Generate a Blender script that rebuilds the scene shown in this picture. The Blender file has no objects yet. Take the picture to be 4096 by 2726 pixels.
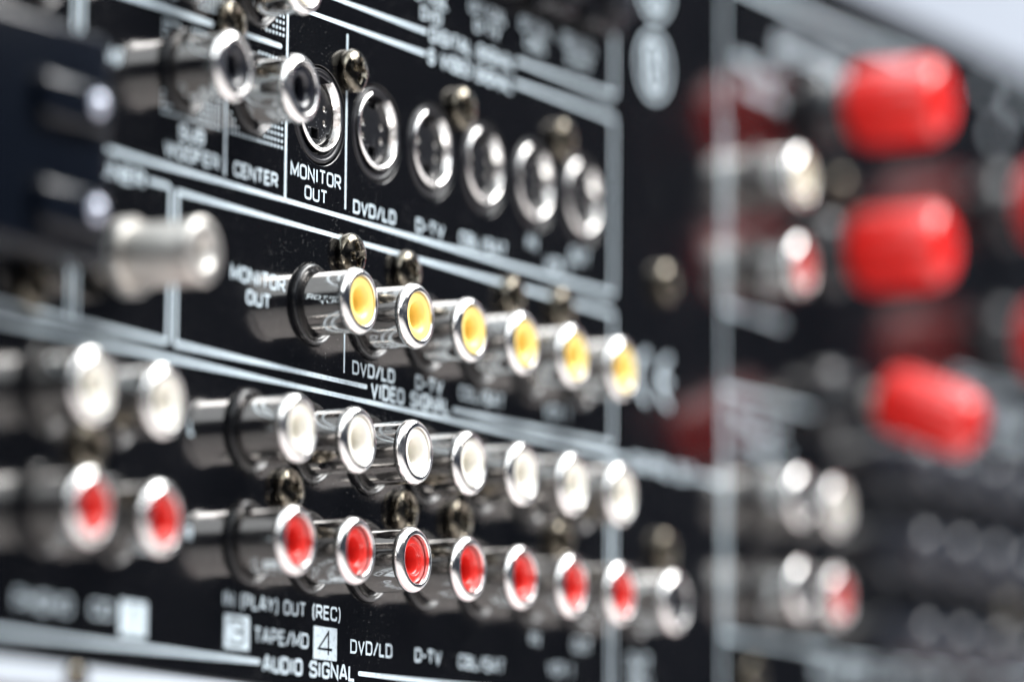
import bpy, bmesh, math, random
from mathutils import Vector, Matrix
random.seed(7)
S = bpy.context.scene
COL = S.collection
MM = 0.001

# ------------------------------------------------------------------ camera
cam_d = bpy.data.cameras.new('camera')
cam = bpy.data.objects.new('camera', cam_d); COL.objects.link(cam); S.camera = cam
cR = Vector((0.48411707, -0.87496707, 0.00795573)); cD = Vector((0.8660773, 0.48045415, 0.13810832))
cR.normalize(); cD.normalize(); cU = cR.cross(cD).normalized()
cP = Vector((-477.7657665, -294.13010544, -64.93156905)) * MM
cam.matrix_world = Matrix(((cR.x, cU.x, -cD.x, cP.x), (cR.y, cU.y, -cD.y, cP.y), (cR.z, cU.z, -cD.z, cP.z), (0, 0, 0, 1)))
cam_d.sensor_width = 36.0; cam_d.lens = 156.8675
cam_d.clip_start = 0.02; cam_d.clip_end = 50
cam_d.dof.use_dof = True
cam_d.dof.focus_distance = 0.5705
cam_d.dof.aperture_fstop = 156.87 / 27.5
cam_d.dof.aperture_blades = 9
cam_d.dof.aperture_ratio = 1.12

# ------------------------------------------------------------------ world, lamps, exposure
W = bpy.data.worlds.new('World'); S.world = W; W.use_nodes = True
bg = W.node_tree.nodes['Background']; bg.inputs[0].default_value = (0.48, 0.57, 0.78, 1); bg.inputs[1].default_value = 0.085


def area(name, loc, aim, sx, sy, watts, color):
    l = bpy.data.lights.new(name, 'AREA'); l.shape = 'RECTANGLE'; l.size = sx; l.size_y = sy; l.energy = watts; l.color = color
    o = bpy.data.objects.new(name, l); COL.objects.link(o); o.location = loc
    o.rotation_euler = (Vector(aim) - Vector(loc)).to_track_quat('-Z', 'Y').to_euler()
    return o


area('softbox', (-0.20, -0.26, 0.75), (-0.20, -0.26, 0.0), 2.5, 1.15, 34.0, (0.91, 0.965, 1.0))
area('key_lamp', (0.50, -0.52, 0.70), (0.02, 0.0, 0.02), 0.60, 0.46, 18.0, (1.0, 0.985, 0.965))
area('wall_fill', (0.85, 0.5, 1.15), (1.3, 0.35, 0.2), 0.4, 0.4, 4.2, (0.96, 0.97, 1.0))  # added lamp, unseen, only there to brighten the wall
S.view_settings.view_transform = 'Standard'; S.view_settings.look = 'None'
S.view_settings.exposure = 0.0; S.view_settings.gamma = 1.0
S.cycles.use_denoising = True
try:
    S.cycles.denoiser = 'OPENIMAGEDENOISE'; S.cycles.denoising_prefilter = 'ACCURATE'
except Exception:
    pass
S.cycles.glossy_bounces = 6; S.cycles.max_bounces = 12
S.cycles.sample_clamp_indirect = 12


# ------------------------------------------------------------------ materials
def mat(name, color, rough=0.5, metal=0.0, **kw):
    m = bpy.data.materials.new(name); m.use_nodes = True
    b = m.node_tree.nodes['Principled BSDF']
    b.inputs['Base Color'].default_value = (*color, 1); b.inputs['Roughness'].default_value = rough; b.inputs['Metallic'].default_value = metal
    for k, v in kw.items():
        k = k.replace('_', ' ')
        if k in b.inputs: b.inputs[k].default_value = v
    return m


def nodes(m): return m.node_tree.nodes, m.node_tree.links, m.node_tree.nodes['Principled BSDF']


def add_noise_bump(m, scale, strength, dist=0.00005, detail=3, stretch=None):
    N, L, b = nodes(m)
    tc = N.new('ShaderNodeTexCoord'); mp = N.new('ShaderNodeMapping'); L.new(tc.outputs['Object'], mp.inputs[0])
    if stretch: mp.inputs['Scale'].default_value = stretch
    n = N.new('ShaderNodeTexNoise'); n.inputs['Scale'].default_value = scale; n.inputs['Detail'].default_value = detail
    L.new(mp.outputs[0], n.inputs['Vector'])
    bp = N.new('ShaderNodeBump'); bp.inputs['Strength'].default_value = strength; bp.inputs['Distance'].default_value = dist
    L.new(n.outputs['Fac'], bp.inputs['Height']); L.new(bp.outputs[0], b.inputs['Normal'])
    return n, mp


def add_rough_noise(m, scale, lo, hi, stretch=None, a=0.35, c=0.7):
    N, L, b = nodes(m)
    tc = N.new('ShaderNodeTexCoord'); mp = N.new('ShaderNodeMapping'); L.new(tc.outputs['Object'], mp.inputs[0])
    if stretch: mp.inputs['Scale'].default_value = stretch
    n = N.new('ShaderNodeTexNoise'); n.inputs['Scale'].default_value = scale; n.inputs['Detail'].default_value = 4
    L.new(mp.outputs[0], n.inputs['Vector'])
    r = N.new('ShaderNodeMapRange'); r.inputs[1].default_value = a; r.inputs[2].default_value = c; r.inputs[3].default_value = lo; r.inputs[4].default_value = hi
    L.new(n.outputs['Fac'], r.inputs[0]); L.new(r.outputs[0], b.inputs['Roughness'])


def add_specks(m, base, speck, scale, size, dens=0.55, rough=0.6):
    """dust: sparse tiny pale grains on the surface"""
    N, L, b = nodes(m)
    tc = N.new('ShaderNodeTexCoord')
    v = N.new('ShaderNodeTexVoronoi'); v.inputs['Scale'].default_value = scale; L.new(tc.outputs['Object'], v.inputs['Vector'])
    lt = N.new('ShaderNodeMath'); lt.operation = 'LESS_THAN'; lt.inputs[1].default_value = size; L.new(v.outputs['Distance'], lt.inputs[0])
    sp = N.new('ShaderNodeSeparateColor'); L.new(v.outputs['Color'], sp.inputs[0])
    gt = N.new('ShaderNodeMath'); gt.operation = 'GREATER_THAN'; gt.inputs[1].default_value = dens; L.new(sp.outputs[0], gt.inputs[0])
    n = N.new('ShaderNodeTexNoise'); n.inputs['Scale'].default_value = 90; n.inputs['Detail'].default_value = 3; L.new(tc.outputs['Object'], n.inputs['Vector'])
    g2 = N.new('ShaderNodeMapRange'); g2.inputs[1].default_value = 0.45; g2.inputs[2].default_value = 0.62; L.new(n.outputs['Fac'], g2.inputs[0])
    m1 = N.new('ShaderNodeMath'); m1.operation = 'MULTIPLY'; L.new(lt.outputs[0], m1.inputs[0]); L.new(gt.outputs[0], m1.inputs[1])
    m2 = N.new('ShaderNodeMath'); m2.operation = 'MULTIPLY'; L.new(m1.outputs[0], m2.inputs[0]); L.new(g2.outputs[0], m2.inputs[1])
    mx = N.new('ShaderNodeMix'); mx.data_type = 'RGBA'; mx.inputs[6].default_value = (*base, 1); mx.inputs[7].default_value = (*speck, 1)
    L.new(m2.outputs[0], mx.inputs[0]); L.new(mx.outputs[2], b.inputs['Base Color'])
    return m2


M = {}
M['panel'] = mat('black_panel_paint', (0.0028, 0.0029, 0.0036), 0.13, IOR=1.58)
add_noise_bump(M['panel'], 2600, 0.10, 0.00004, 2)
add_rough_noise(M['panel'], 70, 0.085, 0.17)
add_specks(M['panel'], (0.0028, 0.0029, 0.0036), (0.42, 0.42, 0.42), 3400, 0.15, 0.77)
M['ink'] = mat('pale_print_ink', (0.70, 0.77, 0.77), 0.42)
_n, _l, _b = nodes(M['ink'])
_tc = _n.new('ShaderNodeTexCoord'); _no = _n.new('ShaderNodeTexNoise'); _no.inputs['Scale'].default_value = 1800; _l.new(_tc.outputs['Object'], _no.inputs['Vector'])
_cr = _n.new('ShaderNodeValToRGB'); _cr.color_ramp.elements[0].position = 0.30; _cr.color_ramp.elements[0].color = (0.44, 0.52, 0.58, 1)
_cr.color_ramp.elements[1].position = 0.5; _cr.color_ramp.elements[1].color = (0.65, 0.76, 0.83, 1)
_l.new(_no.outputs['Fac'], _cr.inputs[0]); _l.new(_cr.outputs[0], _b.inputs['Base Color'])
M['chrome'] = mat('nickel_plating', (0.73, 0.705, 0.68), 0.07, 1.0)
add_noise_bump(M['chrome'], 2200, 0.10, 0.00003, 5, (1, 0.08, 1))
add_rough_noise(M['chrome'], 700, 0.04, 0.24, (1, 0.3, 1))
add_specks(M['chrome'], (0.73, 0.705, 0.68), (0.95, 0.94, 0.92), 4200, 0.14, 0.85)
M['rim'] = mat('bright_nickel_rim', (0.86, 0.84, 0.82), 0.16, 1.0)
add_noise_bump(M['rim'], 5500, 0.28, 0.00006, 4)
add_rough_noise(M['rim'], 900, 0.10, 0.26)
M['black_plastic'] = mat('black_plastic', (0.012, 0.0125, 0.015), 0.22)
add_noise_bump(M['black_plastic'], 1500, 0.06, 0.00004)
add_rough_noise(M['black_plastic'], 400, 0.14, 0.38)
M['socket_black'] = mat('socket_black_plastic', (0.008, 0.008, 0.011), 0.34, Specular_IOR_Level=0.35)
M['collar'] = mat('collar_black_plastic', (0.005, 0.0055, 0.007), 0.22, Specular_IOR_Level=0.38)
M['pin_block'] = mat('dark_grey_plastic', (0.010, 0.0105, 0.0125), 0.24, Specular_IOR_Level=0.4)
add_noise_bump(M['pin_block'], 3000, 0.10, 0.00003)
add_specks(M['pin_block'], (0.010, 0.0105, 0.0125), (0.38, 0.38, 0.4), 2200, 0.16, 0.5)
M['yellow'] = mat('yellow_plastic', (0.97, 0.72, 0.21), 0.32, Specular_IOR_Level=0.35, Subsurface_Weight=0.08, Subsurface_Scale=0.0012)
M['yellow'].node_tree.nodes['Principled BSDF'].inputs['Subsurface Radius'].default_value = (1, 0.8, 0.35)
M['white'] = mat('white_plastic', (0.84, 0.81, 0.73), 0.32, Specular_IOR_Level=0.35, Subsurface_Weight=0.08, Subsurface_Scale=0.0012)
M['cream'] = mat('cream_plastic', (0.82, 0.74, 0.58), 0.28)
M['red'] = mat('red_plastic', (0.72, 0.036, 0.028), 0.22, Specular_IOR_Level=0.4)
M['black_insert'] = mat('black_insert_plastic', (0.012, 0.013, 0.018), 0.16)
M['dark'] = mat('plain_dark', (0.01, 0.01, 0.01), 0.5)
M['screw'] = mat('bronzed_steel', (0.36, 0.30, 0.20), 0.20, 1.0)
add_noise_bump(M['screw'], 1400, 0.18, 0.00006, 4)
add_rough_noise(M['screw'], 600, 0.08, 0.32)
_n, _l, _b = nodes(M['screw'])
_tc = _n.new('ShaderNodeTexCoord'); _no = _n.new('ShaderNodeTexNoise'); _no.inputs['Scale'].default_value = 700; _no.inputs['Detail'].default_value = 5
_l.new(_tc.outputs['Object'], _no.inputs['Vector'])
_cr = _n.new('ShaderNodeValToRGB'); _cr.color_ramp.elements[0].position = 0.35; _cr.color_ramp.elements[0].color = (0.042, 0.035, 0.024, 1)
_cr.color_ramp.elements[1].position = 0.62; _cr.color_ramp.elements[1].color = (0.21, 0.19, 0.155, 1)
_l.new(_no.outputs['Fac'], _cr.inputs[0]); _l.new(_cr.outputs[0], _b.inputs['Base Color'])
M['post_red'] = mat('red_post_plastic', (0.70, 0.014, 0.010), 0.12, IOR=1.6)
M['post_black'] = mat('black_post_plastic', (0.016, 0.018, 0.022), 0.25)
M['post_gloss'] = mat('glossy_black_plastic', (0.010, 0.014, 0.024), 0.11, IOR=1.7)
M['satin_nickel'] = mat('satin_nickel', (0.60, 0.575, 0.54), 0.38, 1.0)
add_noise_bump(M['satin_nickel'], 600, 0.25, 0.00008)
M['knurl'] = mat('knurled_nickel', (0.58, 0.555, 0.52), 0.34, 1.0)
M['glint'] = mat('grey_lever_glint', (0.55, 0.58, 0.68), 0.25, 0.6)  # pale colour stands in for the highlight on each lever
M['block'] = mat('dull_black_plastic', (0.003, 0.0045, 0.008), 0.17, Specular_IOR_Level=0.22)
add_noise_bump(M['block'], 1500, 0.06, 0.00004)
M['lip'] = mat('pale_metal_lip', (0.53, 0.58, 0.64), 0.5)
add_rough_noise(M['lip'], 60, 0.35, 0.55)
M['cabinet'] = mat('cabinet_black', (0.012, 0.012, 0.014), 0.45)
add_noise_bump(M['cabinet'], 1800, 0.2, 0.0001)
M['plinth'] = mat('dusty_pink_board', (0.50, 0.34, 0.34), 0.6)
add_noise_bump(M['plinth'], 200, 0.2, 0.0005)
M['table'] = mat('white_table', (0.66, 0.62, 0.605), 0.5)
add_rough_noise(M['table'], 20, 0.4, 0.6)
M['wall'] = mat('pale_wall', (0.64, 0.69, 0.77), 0.8)
add_noise_bump(M['wall'], 120, 0.15, 0.001)


# ------------------------------------------------------------------ mesh helpers (all lengths in mm)
def mesh_from(name, verts, faces, material, smooth=False, sharp=35):
    me = bpy.data.meshes.new(name)
    me.from_pydata([(x * MM, y * MM, z * MM) for x, y, z in verts], [], faces)
    me.materials.append(material)
    if smooth:
        me.polygons.foreach_set('use_smooth', [True] * len(me.polygons))
        me.set_sharp_from_angle(angle=math.radians(sharp))
    me.update()
    return me


def fix_normals(me):
    bm = bmesh.new(); bm.from_mesh(me); bmesh.ops.recalc_face_normals(bm, faces=bm.faces); bm.to_mesh(me); bm.free()


def lathe(name, prof, material, seg=64, sharp=35, start=0.0, sweep=360.0):
    """revolve (radius, out) about the outward axis -y; out is distance proud of the panel"""
    V, F = [], []
    full = sweep >= 360
    n = seg if full else seg + 1
    for i in range(n):
        a = math.radians(start + sweep * i / seg); c, s = math.cos(a), math.sin(a)
        for r, t in prof: V.append((r * c, -t, r * s))
    k = len(prof)
    for i in range(seg):
        j = (i + 1) % n
        for q in range(k - 1):
            if prof[q][0] < 1e-6 and prof[q + 1][0] < 1e-6: continue
            F.append((i * k + q, i * k + q + 1, j * k + q + 1, j * k + q))
    if not full:
        F.append(tuple(range(k))); F.append(tuple((n - 1) * k + q for q in reversed(range(k))))
    me = mesh_from(name, V, F, material, True, sharp)
    bm = bmesh.new(); bm.from_mesh(me)
    bmesh.ops.remove_doubles(bm, verts=bm.verts, dist=1e-7)
    bmesh.ops.recalc_face_normals(bm, faces=bm.faces)
    bm.to_mesh(me); bm.free()
    me.set_sharp_from_angle(angle=math.radians(sharp))
    return me


def box_mesh(name, x0, x1, y0, y1, z0, z1, material, bev=0.0, seg=2):
    bm = bmesh.new()
    r = bmesh.ops.create_cube(bm, size=1.0)
    for v in bm.verts:
        v.co = Vector(((x0 + x1) / 2 + v.co.x * (x1 - x0), (y0 + y1) / 2 + v.co.y * (y1 - y0), (z0 + z1) / 2 + v.co.z * (z1 - z0))) * MM
    if bev: bmesh.ops.bevel(bm, geom=bm.edges[:], offset=bev * MM, segments=seg, affect='EDGES', profile=0.5)
    me = bpy.data.meshes.new(name); bm.to_mesh(me); bm.free(); me.materials.append(material)
    if bev:
        me.polygons.foreach_set('use_smooth', [True] * len(me.polygons)); me.set_sharp_from_angle(angle=math.radians(40))
    return me


def holed_plate(name, outline, holes, thick, y_front, material, bevel=0.0, bres=2):
    """flat plate facing -y with holes: outline / holes are lists of (x, z) loops, front face at out = y_front"""
    cu = bpy.data.curves.new(name, 'CURVE'); cu.dimensions = '2D'; cu.fill_mode = 'BOTH'
    for loop in [outline] + holes:
        sp = cu.splines.new('POLY'); sp.points.add(len(loop) - 1); sp.use_cyclic_u = True
        for p, (x, z) in zip(sp.points, loop): p.co = (x * MM, z * MM, 0, 1)
    cu.extrude = (thick / 2 - bevel) * MM; cu.bevel_depth = bevel * MM; cu.bevel_resolution = bres
    if bevel: cu.offset = -bevel * MM
    ob = bpy.data.objects.new('tmp', cu); COL.objects.link(ob)
    dg = bpy.context.evaluated_depsgraph_get(); dg.update()
    me = bpy.data.meshes.new_from_object(ob.evaluated_get(dg))
    bpy.data.objects.remove(ob); bpy.data.curves.remove(cu)
    # curve local z -> world -y (outward)
    for v in me.vertices:
        x, y, z = v.co; v.co = (x, -z - (y_front - thick / 2) * MM, y)
    me.name = name; me.materials.clear(); me.materials.append(material)
    fix_normals(me)
    me.polygons.foreach_set('use_smooth', [True] * len(me.polygons)); me.set_sharp_from_angle(angle=math.radians(30))
    return me


def ring_pts(cx, cz, r, n=48): return [(cx + r * math.cos(2 * math.pi * i / n), cz + r * math.sin(2 * math.pi * i / n)) for i in range(n)]


def part(name, me, parent, loc=(0, 0, 0), label=None, rot=None, kind=None):
    o = bpy.data.objects.new(name, me); COL.objects.link(o); o.parent = parent
    o.location = Vector(loc) * MM
    if rot: o.rotation_euler = rot
    if label: o['label'] = label
    if kind: o['kind'] = kind
    return o


# ------------------------------------------------------------------ the setting
def struct(name, me, label, cat):
    o = bpy.data.objects.new(name, me); COL.objects.link(o); o['kind'] = 'structure'; o['label'] = label; o['category'] = cat
    return o


struct('table', box_mesh('table', -1500, 1296, -1600, 1500, -290, -250, M['table'], 4), 'white table top under the plinth', 'table')
struct('wall', box_mesh('wall', 1300, 1340, -260, 2500, -900, 1900, M['wall']), 'pale grey wall far behind the receiver', 'wall')
pl = bpy.data.objects.new('support_board', box_mesh('support_board', -200, 420, 1.0, 330, -249.9, -34.4, M['plinth'], 1.5)); COL.objects.link(pl)
pl['label'] = 'dusty pink board under the pale bottom lip of the receiver'; pl['category'] = 'board'

# ------------------------------------------------------------------ the receiver
P = 14.30                                   # pitch of the sockets
ZW, ZY, ZR, ZS = 0.0, 17.68, -13.85, 42.3   # rows: white, yellow, red, s-video
rx = bpy.data.objects.new('av_receiver', None); COL.objects.link(rx)
rx['label'] = 'black audio video receiver, its back panel full of nickel sockets and red posts'
rx['category'] = 'receiver'

jacks = []   # (x, z, kind, label)
cnames = ['MONITOR OUT', 'DVD/LD', 'D-TV', 'CBL/SAT', 'VCR 1 IN', 'VCR 1 OUT']
order = ['first', 'second', 'third', 'fourth', 'fifth', 'sixth', 'seventh']
for i in range(6):
    jacks.append((i * P, ZY, 'yellow', '%s yellow video jack from the left in the row above VIDEO SIGNAL' % order[i]))
for i in range(7):
    jacks.append(((i - 1) * P, ZW, 'white', '%s white audio jack in the run of seven under VIDEO SIGNAL' % order[i]))
    jacks.append(((i - 1) * P, ZR, 'red', '%s red audio jack in the run of seven above AUDIO SIGNAL' % order[i]))
for k, x in enumerate((-58.7, -44.15)):
    jacks.append((x, ZW, 'white', ('leftmost' if k == 0 else 'second from left') + ' white jack, large and blurred at the left edge'))
    jacks.append((x, ZR, 'red', ('leftmost' if k == 0 else 'second from left') + ' red jack, large and blurred at the left edge'))
jacks += [(-30.4, 42.3, 'black', 'black centred jack above SUB WOOFER'), (-14.9, 42.3, 'black', 'black centred jack above CENTER, beside the first round socket'),
          (-14.4, 56.1, 'cream', 'cream centred jack cut by the top edge of the picture'), (-30.0, 56.1, 'cream', 'cream centred jack cut off at the top edge above SUB WOOFER'),
          (88.4, -13.8, 'black', 'lone black centred jack at the right end of the red row'),
          (130.5, 54.3, 'cream', 'blurred cream jack left of the upper red post'), (130.4, 40.6, 'red', 'blurred red jack left of the middle red post'),
          (130.4, 5.1, 'black', 'blurred dark centred jack, left one of the lower right pair'), (143.6, 5.0, 'white', 'blurred white jack, right one of the lower right pair'),
          (130.6, -8.8, 'black', 'blurred dark centred jack, left one of the bottom right pair'), (143.6, -8.8, 'red', 'blurred red jack, right one of the bottom right pair'),
          (-61.5, 49.5, 'cream', 'blurred jack in the top left corner above the black terminal block')]
HR = 5.3
svx = [i * P + 1.25 for i in range(6)]
holes = [ring_pts(x, z, HR, 56) for x, z, k, l in jacks] + [ring_pts(x, ZS, 6.45, 72) for x in svx]
PX0, PX1, PZ0, PZ1 = -130, 330, -31.0, 89.8
pan = part('back_panel', holed_plate('back_panel', [(PX0, PZ0), (PX1, PZ0), (PX1, PZ1), (PX0, PZ1)], holes, 1.2, 0.0, M['panel'], 0.14, 3), rx,
           label='glossy black sheet metal back panel with pale printed lines and lettering')
part('chassis', box_mesh('chassis', PX0, PX1, 9, 300, PZ0 + .6, PZ1 - .6, M['dark']), rx)
part('top_cover', box_mesh('top_cover', PX0, PX1, 0.6, 305, PZ1 + 0.05, PZ1 + 1.2, M['cabinet'], 0.3), rx)
lip = part('bottom_lip', box_mesh('bottom_lip', PX0, PX1, -0.3, 4, -34.2, PZ0 - 0.25, M['lip'], 0.3), rx, label='pale painted lip along the bottom edge of the panel')

# ---- sockets
rim_prof = [(4.09, 5.7), (4.13, 5.8), (4.2, 5.9)] + [(3.22 + 1.08 * math.cos(math.radians(a)) ** 0.9, 6.12 + 1.0 * math.sin(math.radians(a))) for a in (0, 8, 16, 24, 32, 40, 48, 56, 64, 72, 79, 85)] + \
           [(3.22, 7.11), (3.17, 7.06), (3.14, 6.95), (3.14, 5.6)]
FWD = 0.5
shell_prof = [(4.06, -2.0), (4.06, 6.02 + FWD)]
collar_prof = [(5.22, -2.5), (5.22, 0.25), (5.18, 0.5), (5.06, 0.68), (4.9, 0.74), (4.74, 0.68), (4.6, 0.5), (4.4, 0.34), (4.12, 0.3), (4.07, 0.2), (4.07, -2.5)]
ins_flare = [(3.1, 5.7), (3.1, 6.72), (3.05, 6.8), (2.96, 6.83), (2.6, 6.83), (2.3, 6.78), (2.0, 6.66), (1.78, 6.48), (1.62, 6.2), (1.54, 5.8), (1.5, 5.2), (1.46, 3.4)]
ins_step = [(3.0, 5.5), (3.0, 6.36), (2.94, 6.44), (2.86, 6.46), (2.12, 6.46), (2.06, 6.42), (2.02, 6.3), (1.92, 6.26), (1.87, 6.12), (1.76, 6.04), (1.68, 5.8), (1.64, 5.2), (1.62, 3.4)]
bounce_stop_prof = [(1.7, 3.8), (1.6, 3.3), (0.5, 3.2), (0.4, 2.6), (0, 2.6)]  # unseen dark floor, added to cut light bouncing inside the insert hole
ME = dict(bounce_stop=lathe('insert_bounce_stop', bounce_stop_prof, M['dark'], 32), shell=lathe('socket_shell', shell_prof, M['chrome'], 96), rim=lathe('socket_rim', rim_prof, M['rim'], 96, 60), collar=lathe('socket_collar', collar_prof, M['collar'], 72, 40),
          yellow=lathe('insert_yellow', ins_flare, M['yellow'], 64, 50), white=lathe('insert_white', ins_flare, M['white'], 64, 50), cream=lathe('insert_cream', ins_flare, M['cream'], 64, 50),
          red=lathe('insert_red', ins_step, M['red'], 64, 30), black=lathe('insert_black', ins_flare, M['black_insert'], 64, 50))
for x, z, k, lab in jacks:
    j = part('rca_jack', ME['shell'], rx, (x, 0, z), label=lab, rot=(random.uniform(-.008, .008), random.uniform(0, 6.28), random.uniform(-.008, .008)))
    part('rim', ME['rim'], j, (0, -FWD, 0)); part('collar', ME['collar'], j); part('insert', ME[k], j, (0, -FWD, 0)); part('bounce_stop', ME['bounce_stop'], j, (0, -FWD, 0))

# s-video sockets
sh_o, sh_i = 5.14, 4.62
sh_prof = [(sh_i, -5), (sh_i, 0.2), (sh_i + .1, 0.32), (sh_i + .32, 0.36), (sh_o - .12, 0.3), (sh_o, 0.16), (sh_o, -5), (sh_i, -5)]
gap = 50.0
sv_shield = lathe('shield_ring', sh_prof, M['rim'], 90, 40, start=90 + gap / 2 - 3, sweep=360 - gap)
sv_body = lathe('socket_body', [(6.25, -2.5), (6.25, -0.35), (6.15, -0.1), (5.98, 0.02), (5.8, 0.0), (5.7, -0.12), (5.6, -0.16), (5.24, -0.12), (5.16, -0.2), (5.1, -1.8), (0, -1.8)], M['socket_black'], 90, 35)


def arc(cx, cz, r, a0, a1, n): return [(cx + r * math.cos(math.radians(a0 + (a1 - a0) * i / n)), cz + r * math.sin(math.radians(a0 + (a1 - a0) * i / n))) for i in range(n + 1)]


def pin_outline():
    r = 4.1
    pts = []
    pts += arc(0, 0, r, 104, 212, 26)              # left side, from the top notch round
    pts += [(-2.75, -2.25), (-2.75, -2.7)]
    pts += arc(0, 0, r, 225, 315, 20)
    pts += [(2.75, -2.7), (2.75, -2.25)]
    pts += arc(0, 0, r, 328, 436, 26)
    pts += [(0.95, 3.0), (-0.95, 3.0)]
    return pts


pinholes = [ring_pts(sx * 2.35, sz, 0.42, 20) for sx in (-1, 1) for sz in (0.95, -0.9)]
keyhole = [[(-0.95, -1.9), (0.95, -1.9), (0.95, -3.3), (-0.95, -3.3)]]
sv_pin = holed_plate('pin_block', pin_outline(), pinholes + keyhole, 1.6, -0.75, M['pin_block'], 0.12, 2)
sv_cup = lathe('pin_cup', [(0.38, -0.95), (0.30, -1.02), (0.26, -1.3), (0.22, -1.8), (0, -1.85)], M['satin_nickel'], 16)
for i, x in enumerate(svx):
    s = part('s_video_socket', sv_body, rx, (x, 0, ZS), label='%s round S-video socket with a bright shield ring, above %s' % (order[i], cnames[i]))
    part('shield_ring', sv_shield, s, (0.1, 0, 0.45))
    part('pin_block', sv_pin, s, (0.1, 0, 0.35))
    for sx in (-1, 1):
        for sz in (0.95, -0.9): part('pin_contact', sv_cup, s, (0.1 + sx * 2.35, 0, 0.35 + sz))


# screws: domed pan head with a cross recess
def screw_mesh():
    R, nr, ns = 2.85, 40, 120
    prof = lambda r: 0.95 + 0.95 * math.sqrt(max(0, 1 - (r / R) ** 2.4)) if r < R else 0.95
    def dep(x, z):
        d = 0.0
        for a, b in ((x, z), (z, x)):
            w = 0.46 - 0.05 * abs(b)
            if abs(b) < 1.75:
                k = 1 - max(0, (abs(a) - w) / 0.14)
                k = max(0.0, min(1.0, k)); e = min(1.0, (1.75 - abs(b)) / 0.35)
                d = max(d, k * e * (1.25 - 0.35 * abs(b)))
        rr = math.hypot(x, z)
        if rr < 0.95: d = max(d, min(1.0, (0.95 - rr) / 0.2) * 1.3)
        return d
    V, F = [(0, -(prof(0) - dep(0, 0)), 0)], []
    rs = [R * (i + 1) / nr for i in range(nr)]
    for r in rs:
        for k in range(ns):
            a = 2 * math.pi * k / ns; x, z = r * math.cos(a), r * math.sin(a)
            V.append((x, -(prof(r) - dep(x, z)), z))
    for k in range(ns): F.append((0, 1 + k, 1 + (k + 1) % ns))
    for i in range(nr - 1):
        for k in range(ns):
            a = 1 + i * ns + k; b = 1 + i * ns + (k + 1) % ns
            F.append((a, a + ns, b + ns, b))
    base = len(V)
    for rr, t in ((R + .03, 0.8), (R, 0.3), (R - .15, 0.02), (1.6, 0.0), (1.6, -2)):
        for k in range(ns):
            a = 2 * math.pi * k / ns; V.append((rr * math.cos(a), -t, rr * math.sin(a)))
    prev = 1 + (nr - 1) * ns
    for s_ in range(5):
        cur = base + s_ * ns
        for k in range(ns): F.append((prev + k, cur + k, cur + (k + 1) % ns, prev + (k + 1) % ns))
        prev = cur
    me = mesh_from('screw', V, F, M['screw'], True, 50)
    fix_normals(me); me.set_sharp_from_angle(angle=math.radians(50))
    return me


SC = screw_mesh()
screws = [(7.15, 49.8, 12, 'screw between the first two round sockets'), (35.75, 49.8, 40, 'screw above the third round socket'), (64.35, 50.2, 65, 'screw above the sixth round socket'),
          (7.15, 25.7, -14, 'screw above the first yellow jack'), (21.45, 25.5, 30, 'screw above the second yellow jack'), (50.05, 26.0, 10, 'screw above the fourth yellow jack'),
          (64.35, 26.2, 55, 'screw above the fifth yellow jack'), (-7.15, -6.1, 20, 'dark screw between the first white and red jacks'),
          (21.45, -6.1, 74, 'dark screw between the third white and red jacks'), (35.75, -6.0, 35, 'dark screw between the fourth white and red jacks'),
          (64.35, -6.2, 15, 'dark screw between the sixth white and red jacks'), (96.2, -5.0, 60, 'blurred screw above the lone black jack'),
          (96.4, 34.3, 22, 'blurred screw alone on the panel left of the long upright line'), (-22.2, 50.6, 33, 'brown screw behind the SUB WOOFER jack'),
          (-51.4, -5.3, 8, 'blurred dark screw between the large white and red jacks'), (-63.3, 12.0, 28, 'dim brown screw at the left edge'),
          (158.0, 57.5, 51, 'dim brown screw between the two upper red posts'), (125.5, -21.3, 5, 'dim brown screw near the bottom right'), (226.0, -6, 44, 'faint screw at the right edge')]
for x, z, a, lab in screws:
    part('screw', SC, rx, (x + 1.2, 0, z - 0.55), label=lab, rot=(random.uniform(-.04, .04), math.radians(a), random.uniform(-.04, .04)))

# binding posts
cap_me = lathe('post_cap', [(0, 15.0), (2.0, 15.2), (2.1, 19.8), (2.5, 20.5), (4.0, 20.6), (4.9, 20.3), (5.7, 19.6), (6.25, 18.6), (6.5, 17.2), (6.6, 8.0), (6.4, 6.8), (5.8, 5.8), (4.2, 5.6), (3.0, 5.6)], M['post_red'], 72, 50)
for v in cap_me.vertices:      # shallow grip flutes round the barrel
    r_ = math.hypot(v.co.x, v.co.z)
    if r_ > 6.0 * MM:
        k_ = 1 - 0.07 * (0.5 - 0.5 * math.cos(16 * math.atan2(v.co.z, v.co.x))); v.co.x *= k_; v.co.z *= k_
neck_me = lathe('post_neck', [(6.0, 0), (6.0, 1.5), (5.0, 2.2), (4.6, 3.0), (4.6, 6.2), (0, 6.3)], M['post_black'], 48, 40)
shaft_me = lathe('post_shaft', [(2.1, 7), (2.1, 16), (0, 16)], M['satin_nickel'], 32, 40)
posts = [(154.2, 69.3, 'upper red binding post'), (155.0, 46.3, 'middle red binding post'), (155.4, 22.6, 'lower red binding post hanging tilted on its shaft'),
         (225.5, 64.5, 'red binding post at the right edge, upper'), (225.5, 41.0, 'red binding post at the right edge, lower')]
for i, (x, z, lab) in enumerate(posts):
    p = part('binding_post', neck_me, rx, (x, 0, z), label=lab)
    c = part('cap', cap_me, p)
    if i == 2:
        c.location = Vector((0, -5.0, 2.6)) * MM; c.rotation_euler = (math.radians(21), 0, math.radians(-4)); c.scale = (.80, 1.06, .80); part('shaft', shaft_me, p)

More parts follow.
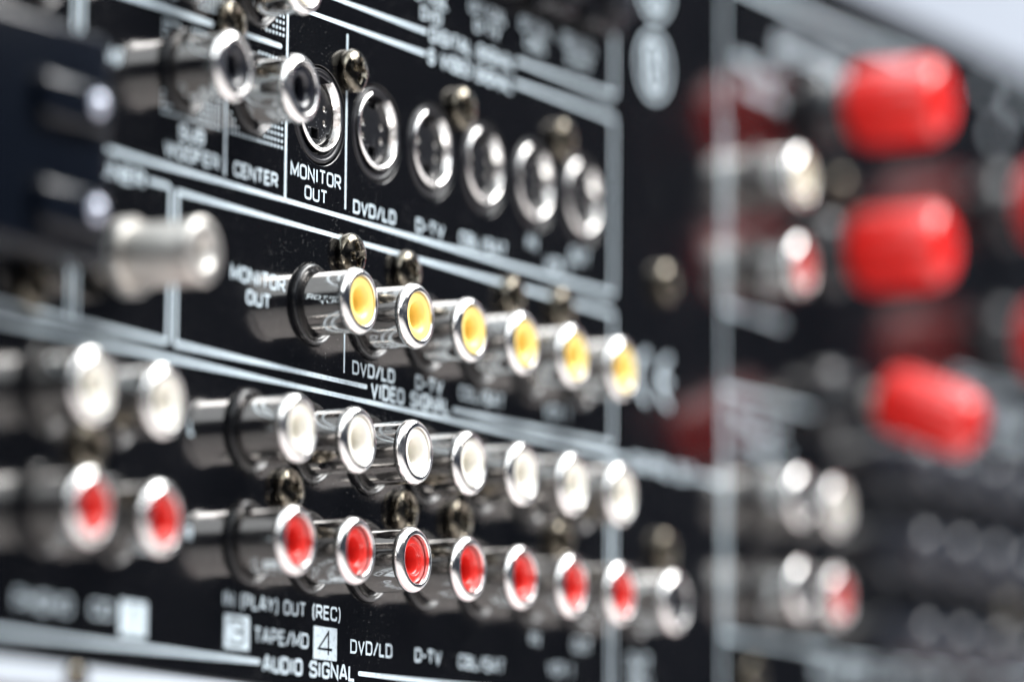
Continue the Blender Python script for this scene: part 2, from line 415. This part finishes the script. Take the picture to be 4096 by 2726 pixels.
# aerial socket with a knurled adapter
def knurl_mesh():
    V, F = [], []; ns, nt = 120, 60
    for i in range(nt + 1):
        t = 3.9 + (12.4 - 3.9) * i / nt
        for k in range(ns):
            a = 2 * math.pi * k / ns
            r = 3.75 + 0.10 * max(abs(((k * 0.5 + i) % 4) / 2 - 1), abs(((k * 0.5 - i) % 4) / 2 - 1))
            V.append((r * math.cos(a), -t, r * math.sin(a)))
    for i in range(nt):
        for k in range(ns):
            F.append((i * ns + k, (i + 1) * ns + k, (i + 1) * ns + (k + 1) % ns, i * ns + (k + 1) % ns))
    me = mesh_from('knurled_barrel', V, F, M['knurl'], False); fix_normals(me); return me


an = part('aerial_socket', lathe('aerial_socket', [(3.2, 0), (3.2, 1.6), (4.4, 1.7), (4.75, 2.1), (4.8, 3.8), (4.5, 4.3), (3.7, 4.4)], M['satin_nickel'], 64, 45), rx, (-45.8, 0, 17.0),
          label='blurred knurled nickel aerial socket left of MONITOR OUT')
part('barrel', knurl_mesh(), an)
part('front_ring', lathe('front_ring', [(3.9, 12.3), (3.95, 13.0), (3.8, 13.4), (3.5, 13.55), (2.0, 13.55), (1.6, 13.3), (1.1, 11.5), (0, 11.3)], M['satin_nickel'], 64, 45), an)

# black push terminals for the aerial wires
tb = part('terminal_block', box_mesh('terminal_block', -84, -58.0, -8.5, -0.05, 13.5, 40.5, M['block'], 1.2, 3), rx, label='black plastic aerial terminal block with two levers at the left edge')
for z, xx in ((32.4, -63.6), (20.2, -63.6)):
    lv = part('lever', box_mesh('lever', -74, -60.0, -10.2, -8.3, z - 4.2, z + 1.6, M['block'], 1.3, 4), tb)
    glint = lathe('lever_glint', [(0, 1.0), (0.7, 0.9), (1.2, 0.6), (1.4, 0.2), (1.4, 0)], M['glint'], 32, 60)  # added pale dome in place of a glint on the lever corner
    part('lever_glint', glint, tb, (xx, -10.15, z - 0.9))

# rows of round black terminals, far right
knob_me = lathe('black_terminal', [(4.6, 0), (4.6, 1.2), (3.8, 1.6), (3.8, 7.2), (3.4, 8.3), (2.6, 8.8), (1.6, 8.9), (1.3, 8.2), (0, 8.0)], M['post_gloss'], 48, 50)
for zz in (15.0, 1.0, -13.5):
    for kk, xx_ in enumerate((176.0, 190.5, 205.0, 219.5)):
        part('black_terminal', knob_me, rx, (xx_, 0, zz), label='%s black round terminal in the %s of three blurred rows at the lower right' % (order[kk], {15.0: 'upper', 1.0: 'middle', -13.5: 'lower'}[zz]))

# top-edge black optical sockets, half out of the picture
opt = box_mesh('optical_socket', -5, 5, -3.5, -0.05, -5, 5, M['black_plastic'], 0.8, 3)
for x in (29.5, 45.0, 60.0, 74.0):
    o = part('optical_socket', opt, rx, (x, 0, 71.8), label=None)
    part('dust_cap', box_mesh('dust_cap', -3.2, 3.2, -6, -3.4, -3.2, 3.2, M['black_plastic'], 0.6, 2), o)

# ------------------------------------------------------------------ printing on the panel
INK_T = 0.02
_layer = [0]


def offset_poly(pts, w, closed):
    """quads of half-width w either side of a polyline, mitred"""
    n = len(pts); L, R = [], []
    for i in range(n):
        p = Vector(pts[i])
        a = Vector(pts[(i - 1) % n]) if (closed or i > 0) else None
        b = Vector(pts[(i + 1) % n]) if (closed or i < n - 1) else None
        d1 = (p - a).normalized() if a is not None else None
        d2 = (b - p).normalized() if b is not None else None
        if d1 is None: d1 = d2
        if d2 is None: d2 = d1
        n1 = Vector((-d1.y, d1.x)); n2 = Vector((-d2.y, d2.x)); m = n1 + n2
        if m.length < 1e-4: m = n1
        m.normalize(); k = 1.0 / max(0.45, m.dot(n1))
        L.append(p + m * w * k); R.append(p - m * w * k)
    return L, R


def fillet(pts, closed, n=4):
    out = []; N = len(pts)
    for i, q in enumerate(pts):
        p = Vector(q[:2]); r = q[2] if len(q) > 2 else 0
        if r <= 0 or (not closed and i in (0, N - 1)): out.append((p.x, p.y)); continue
        a = Vector(pts[(i - 1) % N][:2]); b = Vector(pts[(i + 1) % N][:2])
        u = (a - p); v = (b - p); rr = min(r, u.length * .5, v.length * .5)
        s = p + u.normalized() * rr; e = p + v.normalized() * rr
        for k in range(n + 1):
            t = k / n; c = s * (1 - t) ** 2 + p * 2 * t * (1 - t) + e * t * t; out.append((c.x, c.y))
    return out


c_ = 0.26
G = {   # width, strokes: (closed, points with optional corner radius); height is 1
    'A': (.78, [(0, [(0, 0), (.33, 1, .05), (.45, 1, .05), (.78, 0)]), (0, [(.12, .3), (.66, .3)])]),
    'B': (.72, [(1, [(0, 0), (0, 1), (.68, 1, c_), (.68, .53, c_), (.72, .5, .1), (.72, 0, c_)]), (0, [(0, .53), (.62, .53)])]),
    'C': (.70, [(0, [(.7, .72), (.7, 1, c_), (0, 1, c_), (0, 0, c_), (.7, 0, c_), (.7, .28)])]),
    'D': (.72, [(1, [(0, 0), (0, 1), (.72, 1, .3), (.72, 0, .3)])]),
    'E': (.62, [(0, [(.62, 1), (0, 1), (0, 0), (.62, 0)]), (0, [(0, .52), (.55, .52)])]),
    'F': (.60, [(0, [(.6, 1), (0, 1), (0, 0)]), (0, [(0, .5), (.52, .5)])]),
    'G': (.72, [(0, [(.7, .76), (.7, 1, c_), (0, 1, c_), (0, 0, c_), (.72, 0, c_), (.72, .48), (.42, .48)])]),
    'H': (.70, [(0, [(0, 0), (0, 1)]), (0, [(.7, 0), (.7, 1)]), (0, [(0, .52), (.7, .52)])]),
    'I': (.16, [(0, [(.08, 0), (.08, 1)])]),
    'K': (.70, [(0, [(0, 0), (0, 1)]), (0, [(.68, 1), (.06, .5), (.7, 0)])]),
    'L': (.58, [(0, [(0, 1), (0, 0), (.58, 0)])]),
    'M': (.86, [(0, [(0, 0), (0, 1), (.43, .18), (.86, 1), (.86, 0)])]),
    'N': (.70, [(0, [(0, 0), (0, 1), (.7, 0), (.7, 1)])]),
    'O': (.72, [(1, [(0, 0, c_), (0, 1, c_), (.72, 1, c_), (.72, 0, c_)])]),
    'P': (.68, [(0, [(0, 0), (0, 1), (.68, 1, c_), (.68, .42, c_), (0, .42)])]),
    'R': (.70, [(0, [(0, 0), (0, 1), (.68, 1, c_), (.68, .45, c_), (0, .45)]), (0, [(.36, .45), (.7, 0)])]),
    'S': (.68, [(0, [(.66, .76), (.66, 1, c_), (0, 1, c_), (0, .53, c_), (.68, .5, c_), (.68, 0, c_), (0, 0, c_), (0, .25)])]),
    'T': (.66, [(0, [(0, 1), (.66, 1)]), (0, [(.33, 1), (.33, 0)])]),
    'U': (.70, [(0, [(0, 1), (0, 0, c_), (.7, 0, c_), (.7, 1)])]),
    'V': (.74, [(0, [(0, 1), (.37, 0), (.74, 1)])]),
    'W': (1.05, [(0, [(0, 1), (.28, 0), (.525, .9), (.77, 0), (1.05, 1)])]),
    'X': (.72, [(0, [(0, 1), (.72, 0)]), (0, [(0, 0), (.72, 1)])]),
    'Y': (.72, [(0, [(0, 1), (.36, .45), (.72, 1)]), (0, [(.36, .45), (.36, 0)])]),
    '/': (.50, [(0, [(0, -.02), (.5, 1.05)])]),
    '-': (.36, [(0, [(0, .48), (.36, .48)])]),
    '(': (.18, [(0, [(.18, 1.12), (.02, .8, .2), (.02, .1, .2), (.18, -.2)])]),
    ')': (.18, [(0, [(0, 1.12), (.16, .8, .2), (.16, .1, .2), (0, -.2)])]),
    '+': (.6, [(0, [(0, .5), (.6, .5)]), (0, [(.3, .2), (.3, .8)])]),
    '1': (.25, [(0, [(0, .78), (.25, 1), (.25, 0)])]),
    '2': (.68, [(0, [(0, .75), (0, 1, c_), (.66, 1, c_), (.66, .56, c_), (0, .3, .15), (0, 0), (.68, 0)])]),
    '3': (.68, [(0, [(0, .78), (0, 1, c_), (.66, 1, c_), (.66, .52, c_), (.2, .52)]), (0, [(.2, .52), (.68, .52, c_), (.68, 0, c_), (0, 0, c_), (0, .24)])]),
    '4': (.74, [(0, [(.74, .24), (0, .24), (.54, 1), (.54, 0)])]),
    '8': (.68, [(1, [(.02, .53, c_), (.02, 1, c_), (.66, 1, c_), (.66, .53, c_)]), (1, [(0, 0, c_), (0, .53, c_), (.68, .53, c_), (.68, 0, c_)])]),
    ' ': (.42, []),
}


def strokes_mesh(name, strokes, w, material, t=INK_T):
    V, F = [], []
    for k, (closed, pts) in enumerate(strokes):
        L_, R_ = offset_poly(pts, w / 2, closed); b = len(V); y = -(t + 0.003 * (k % 7))
        for p in L_: V.append((p.x, y, p.y))
        for p in R_: V.append((p.x, y, p.y))
        n = len(pts)
        for i in range(n if closed else n - 1):
            j = (i + 1) % n; F.append((b + i, b + j, b + n + j, b + n + i))
    me = mesh_from(name, V, F, material)
    return me


def word(text, x0, x1, zb, h, w=0.30, material=None, name='lettering', t=INK_T):
    gap_ = 0.30
    tot = sum(G[ch][0] for ch in text) + gap_ * (len(text) - 1)
    sx = (x1 - x0 - w) / tot; hh = h - w
    st = []; x = x0 + w / 2
    for ch in text:
        gw, ss = G[ch]
        for closed, pts in ss:
            fp = fillet(pts, closed)
            st.append((closed, [(x + px * sx, zb + w / 2 + pz * hh) for px, pz in fp]))
        x += (gw + gap_) * sx
    o = part(name, strokes_mesh(name, st, w, material or M['ink'], t), pan)
    if name == 'lettering': o['label'] = 'printed word ' + text
    return o


def rect(x0, x1, z0, z1, name='printed_line', material=None, t=INK_T):
    me = mesh_from(name, [(x0, -t, z0), (x1, -t, z0), (x1, -t, z1), (x0, -t, z1)], [(0, 1, 2, 3)], material or M['ink'])
    return part(name, me, pan)


LW = 0.58


def hline(x0, x1, z, w=LW, t=INK_T):
    # rounded ends
    st = [(x0, z)] + [(x1, z)]
    n = 6; pts = []
    for i in range(n + 1): a = math.pi / 2 + math.pi * i / n; pts.append((x0 + w / 2 + w / 2 * math.cos(a), z + w / 2 * math.sin(a)))
    for i in range(n + 1): a = -math.pi / 2 + math.pi * i / n; pts.append((x1 - w / 2 + w / 2 * math.cos(a), z + w / 2 * math.sin(a)))
    part('printed_line', mesh_from('printed_line', [(x, -t, zz) for x, zz in pts], [tuple(range(len(pts)))], M['ink']), pan)


def vline(x, z0, z1, w=LW, t=INK_T + 0.008): rect(x - w / 2, x + w / 2, z0, z1, t=t)


# frames and rules
hline(-7.2, 28.3, 58.2); hline(53.0, 82.2, 58.9)
hline(-7.2, 28.0, 55.2); hline(52.4, 82.2, 55.7)
hline(-52.5, 82.2, 30.05, 0.62); hline(-37.8, -33.2, 27.65); hline(-31.6, 82.2, 27.3, 0.62)
hline(-95, -33.1, 8.75, 0.62); hline(-31.6, 13.9, 8.75, 0.62); hline(36.2, 82.2, 8.35, 0.62)
hline(-95, 87.0, 6.85, 0.62); hline(108.5, 117.2, 6.6, 0.6)
hline(-95, -11.0, -28.3, 0.62); hline(12.5, 82.4, -28.3, 0.62)
vline(82.1, 8.4, 27.2); vline(82.1, 30.1, 55.6); vline(82.1, 58.9, 70); vline(81.3, -28.2, 6.8); vline(82.9, -28.2, 6.8)
vline(-32.9, 8.8, 27.6); vline(-31.35, 8.8, 27.3)
vline(-53.9, 8.8, 40); vline(-52.4, 8.8, 29.8); vline(-53.9, 41.0, 64); vline(-52.4, 41.0, 64)
vline(-6.85, 30.2, 61, 0.5); vline(7.8, 31.1, 54.1, 0.40); vline(8.05, 9.9, 20, 0.36); vline(-20.95, 31.0, 48.5, 0.5)
hline(-95, -24.0, 49.3, 0.7); hline(-17.4, -8.1, 49.5, 0.66)
vline(117.6, -31, 87, 0.5)
hline(118.0, 156, -16.3, 0.7); vline(118.9, -16.2, 21, 0.5); hline(118.0, 154, 20.6, 0.7); hline(118.0, 139, 33.0, 0.7); vline(119.0, 33.2, 62, 0.35)
hline(60, 200, 83.3, 0.95)
hline(160, 240, -17.4, 0.7)

# halftone field behind the pre-out sockets
dots_V, dots_F = [], []
pitch = 0.80
xx = -35.0
while xx < -7.6:
    zz = 36.6
    while zz < 62:
        ok = (zz < 48.0 or zz > 50.8) and not any((xx - a) ** 2 + (zz - b) ** 2 < 5.6 ** 2 for a, b in ((-30.4, 42.3), (-14.9, 42.3), (-14.4, 56.1), (-30, 56.1))) and abs(xx + 20.95) > 0.55
        if ok:
            b = len(dots_V)
            for k in range(8):
                a = math.pi * 2 * k / 8; dots_V.append((xx + 0.235 * math.cos(a), -INK_T, zz + 0.235 * math.sin(a)))
            dots_F.append(tuple(range(b, b + 8)))
        zz += pitch
    xx += pitch
part('halftone_dots', mesh_from('halftone_dots', dots_V, dots_F, M['ink']), pan, kind='stuff')

# words
H = 1.82
word('MONITOR', -5.6, 6.7, 33.4, 1.9); word('OUT', -2.2, 3.3, 30.98, 1.8)
word('DVD/LD', 9.8, 20.6, 30.95, H); word('D-TV', 26.0, 33.4, 30.95, H); word('CBL/SAT', 37.6, 50.6, 30.9, H)
word('IN', 56.4, 59.2, 33.2, H); word('OUT', 69.2, 74.6, 33.2, H); word('VCR 1', 61.9, 69.0, 30.9, H)
word('MONITOR', -19.2, -6.5, 18.3, 1.9); word('OUT', -15.5, -9.9, 15.75, 1.8)
word('DVD/LD', 10.1, 20.8, 10.0, H); word('D-TV', 26.3, 33.5, 10.0, H); word('CBL/SAT', 37.9, 50.3, 10.0, H); word('VCR 1', 61.9, 69.0, 10.2, H)
word('IN', 56.4, 59.2, 12.5, H); word('OUT', 69.2, 74.6, 12.5, H)
word('VIDEO SIGNAL', 14.8, 35.4, 7.45, 2.1, 0.40)
word('AUDIO SIGNAL', -10.4, 11.7, -29.45, 2.1, 0.40)
word('S VIDEO SIGNAL', 28.7, 51.9, 54.1, 2.0, 0.38); word('DIGITAL SIGNAL', 29.2, 52.5, 57.15, 2.0, 0.38)
word('DVD/LD', 10.5, 21.0, -25.85, H); word('D-TV', 26.9, 33.8, -25.9, H); word('CBL/SAT', 38.4, 51.0, -26.0, H)
word('IN', 58.0, 60.8, -21.6, H); word('OUT', 70.4, 75.8, -21.6, H); word('VCR 1', 63.4, 70.4, -25.4, H)
word('TAPE/MD', -12.4, 0.3, -25.95, 1.9); word('IN (PLAY)', -19.7, -7.0, -22.0, H); word('OUT (REC)', -5.7, 8.0, -22.05, H)
for x0, x1, n in ((1.5, 7.2, '4'), (-19.3, -13.6, '3'), (-42.0, -36.4, '1')):
    rect(x0, x1, -27.1, -22.95, 'number_box')
    cw = 3.6 if n != '1' else 1.2; cx = (x0 + x1) / 2
    word(n, cx - cw / 2, cx + cw / 2, -26.6, 3.2, 0.34, M['panel'], 'numeral', INK_T + 0.02)
word('PHONO', -63.3, -52.0, -25.5, 2.1, 0.34); word('CD', -48.2, -43.6, -25.3, 1.9, 0.32)
word('SUB', -31.3, -25.6, 33.9, 1.85, 0.34); word('WOOFER', -34.4, -22.2, 31.35, 1.85, 0.34); word('CENTER', -18.9, -8.6, 31.3, 1.85, 0.32)
word('TUNER', -50.5, -38.6, 26.6, 2.0, 0.42); word('AM ANT', -52.0, -43.8, 40.4, 2.0, 0.45)
word('L', -28.0, -26.9, -1.9, 1.7); word('R', -28.2, -26.8, -14.7, 1.7)
for (x0, x1, z, a, b) in ((25.0, 33.8, 62.1, 'OPTICAL', 'DVD'), (39.6, 49.8, 63.2, 'OPTICAL', 'D-TV'), (54.0, 63.2, 63.6, 'OPTICAL', 'CBL'), (66.4, 76.2, 63.6, 'COAXIAL', 'DVD')):
    word(a, x0, x1, z, 1.8, 0.34); word(b, x0 + 1.6, x1 - 1.6, z - 2.3, 1.8, 0.34)
word('CONTROL OUT', 88.0, 107.8, 5.6, 2.1, 0.45)
word('OUT', 87.2, 94.0, -23.2, 2.2, 0.4); word('12V', 87.2, 94.0, -26.2, 2.2, 0.4)
word('PRE OUT', 122, 139, 15.0, 2.6, 0.5); word('FRONT', 124, 141, 11.2, 2.2, 0.45)
word('PRE OUT', 122, 138, 70.5, 2.2, 0.45); word('MAIN', 125, 138, 66.5, 2.2, 0.45)
word('SPEAKERS', 136, 162, 75.4, 2.8, 0.6); word('A', 218, 221.2, 83.0, 3.0, 0.8); word('B', 231.4, 234.6, 82.8, 3.0, 0.8)
word('R', 222, 225.4, 75.4, 3.0, 0.6)
word('CENTER', 205, 232, 30, 3.2, 0.7); word('REAR', 215, 238, 24, 4, 0.9)
word('SPEAKER OUT', 150, 200, -20.4, 2.0, 0.4)
for r0 in (4.6,):
    for cx, cz in ((94.6, 65.6), (94.9, 77.6)):
        ring = [(1, ring_pts(cx, cz, r0, 40))]
        part('round_badge', strokes_mesh('round_badge', ring, 0.7, M['ink']), pan)
        word('8', cx - 1.9, cx + 1.9, cz - 3.3, 6.6, 0.8, M['ink'], 'badge_symbol')
ce = [(0, arc(93.6, 19.4, 3.6, 100, 260, 20)), (0, arc(100.6, 19.4, 3.6, 100, 260, 20)), (0, [(97.2, 19.4), (100.2, 19.4)])]
part('conformity_mark', strokes_mesh('conformity_mark', ce, 0.95, M['ink']), pan)
lp = part('lip_screw', SC, rx, (-51.5, 0, -32.5), label='small brown screw in the pale bottom lip'); lp.scale = (.75, .75, .5)
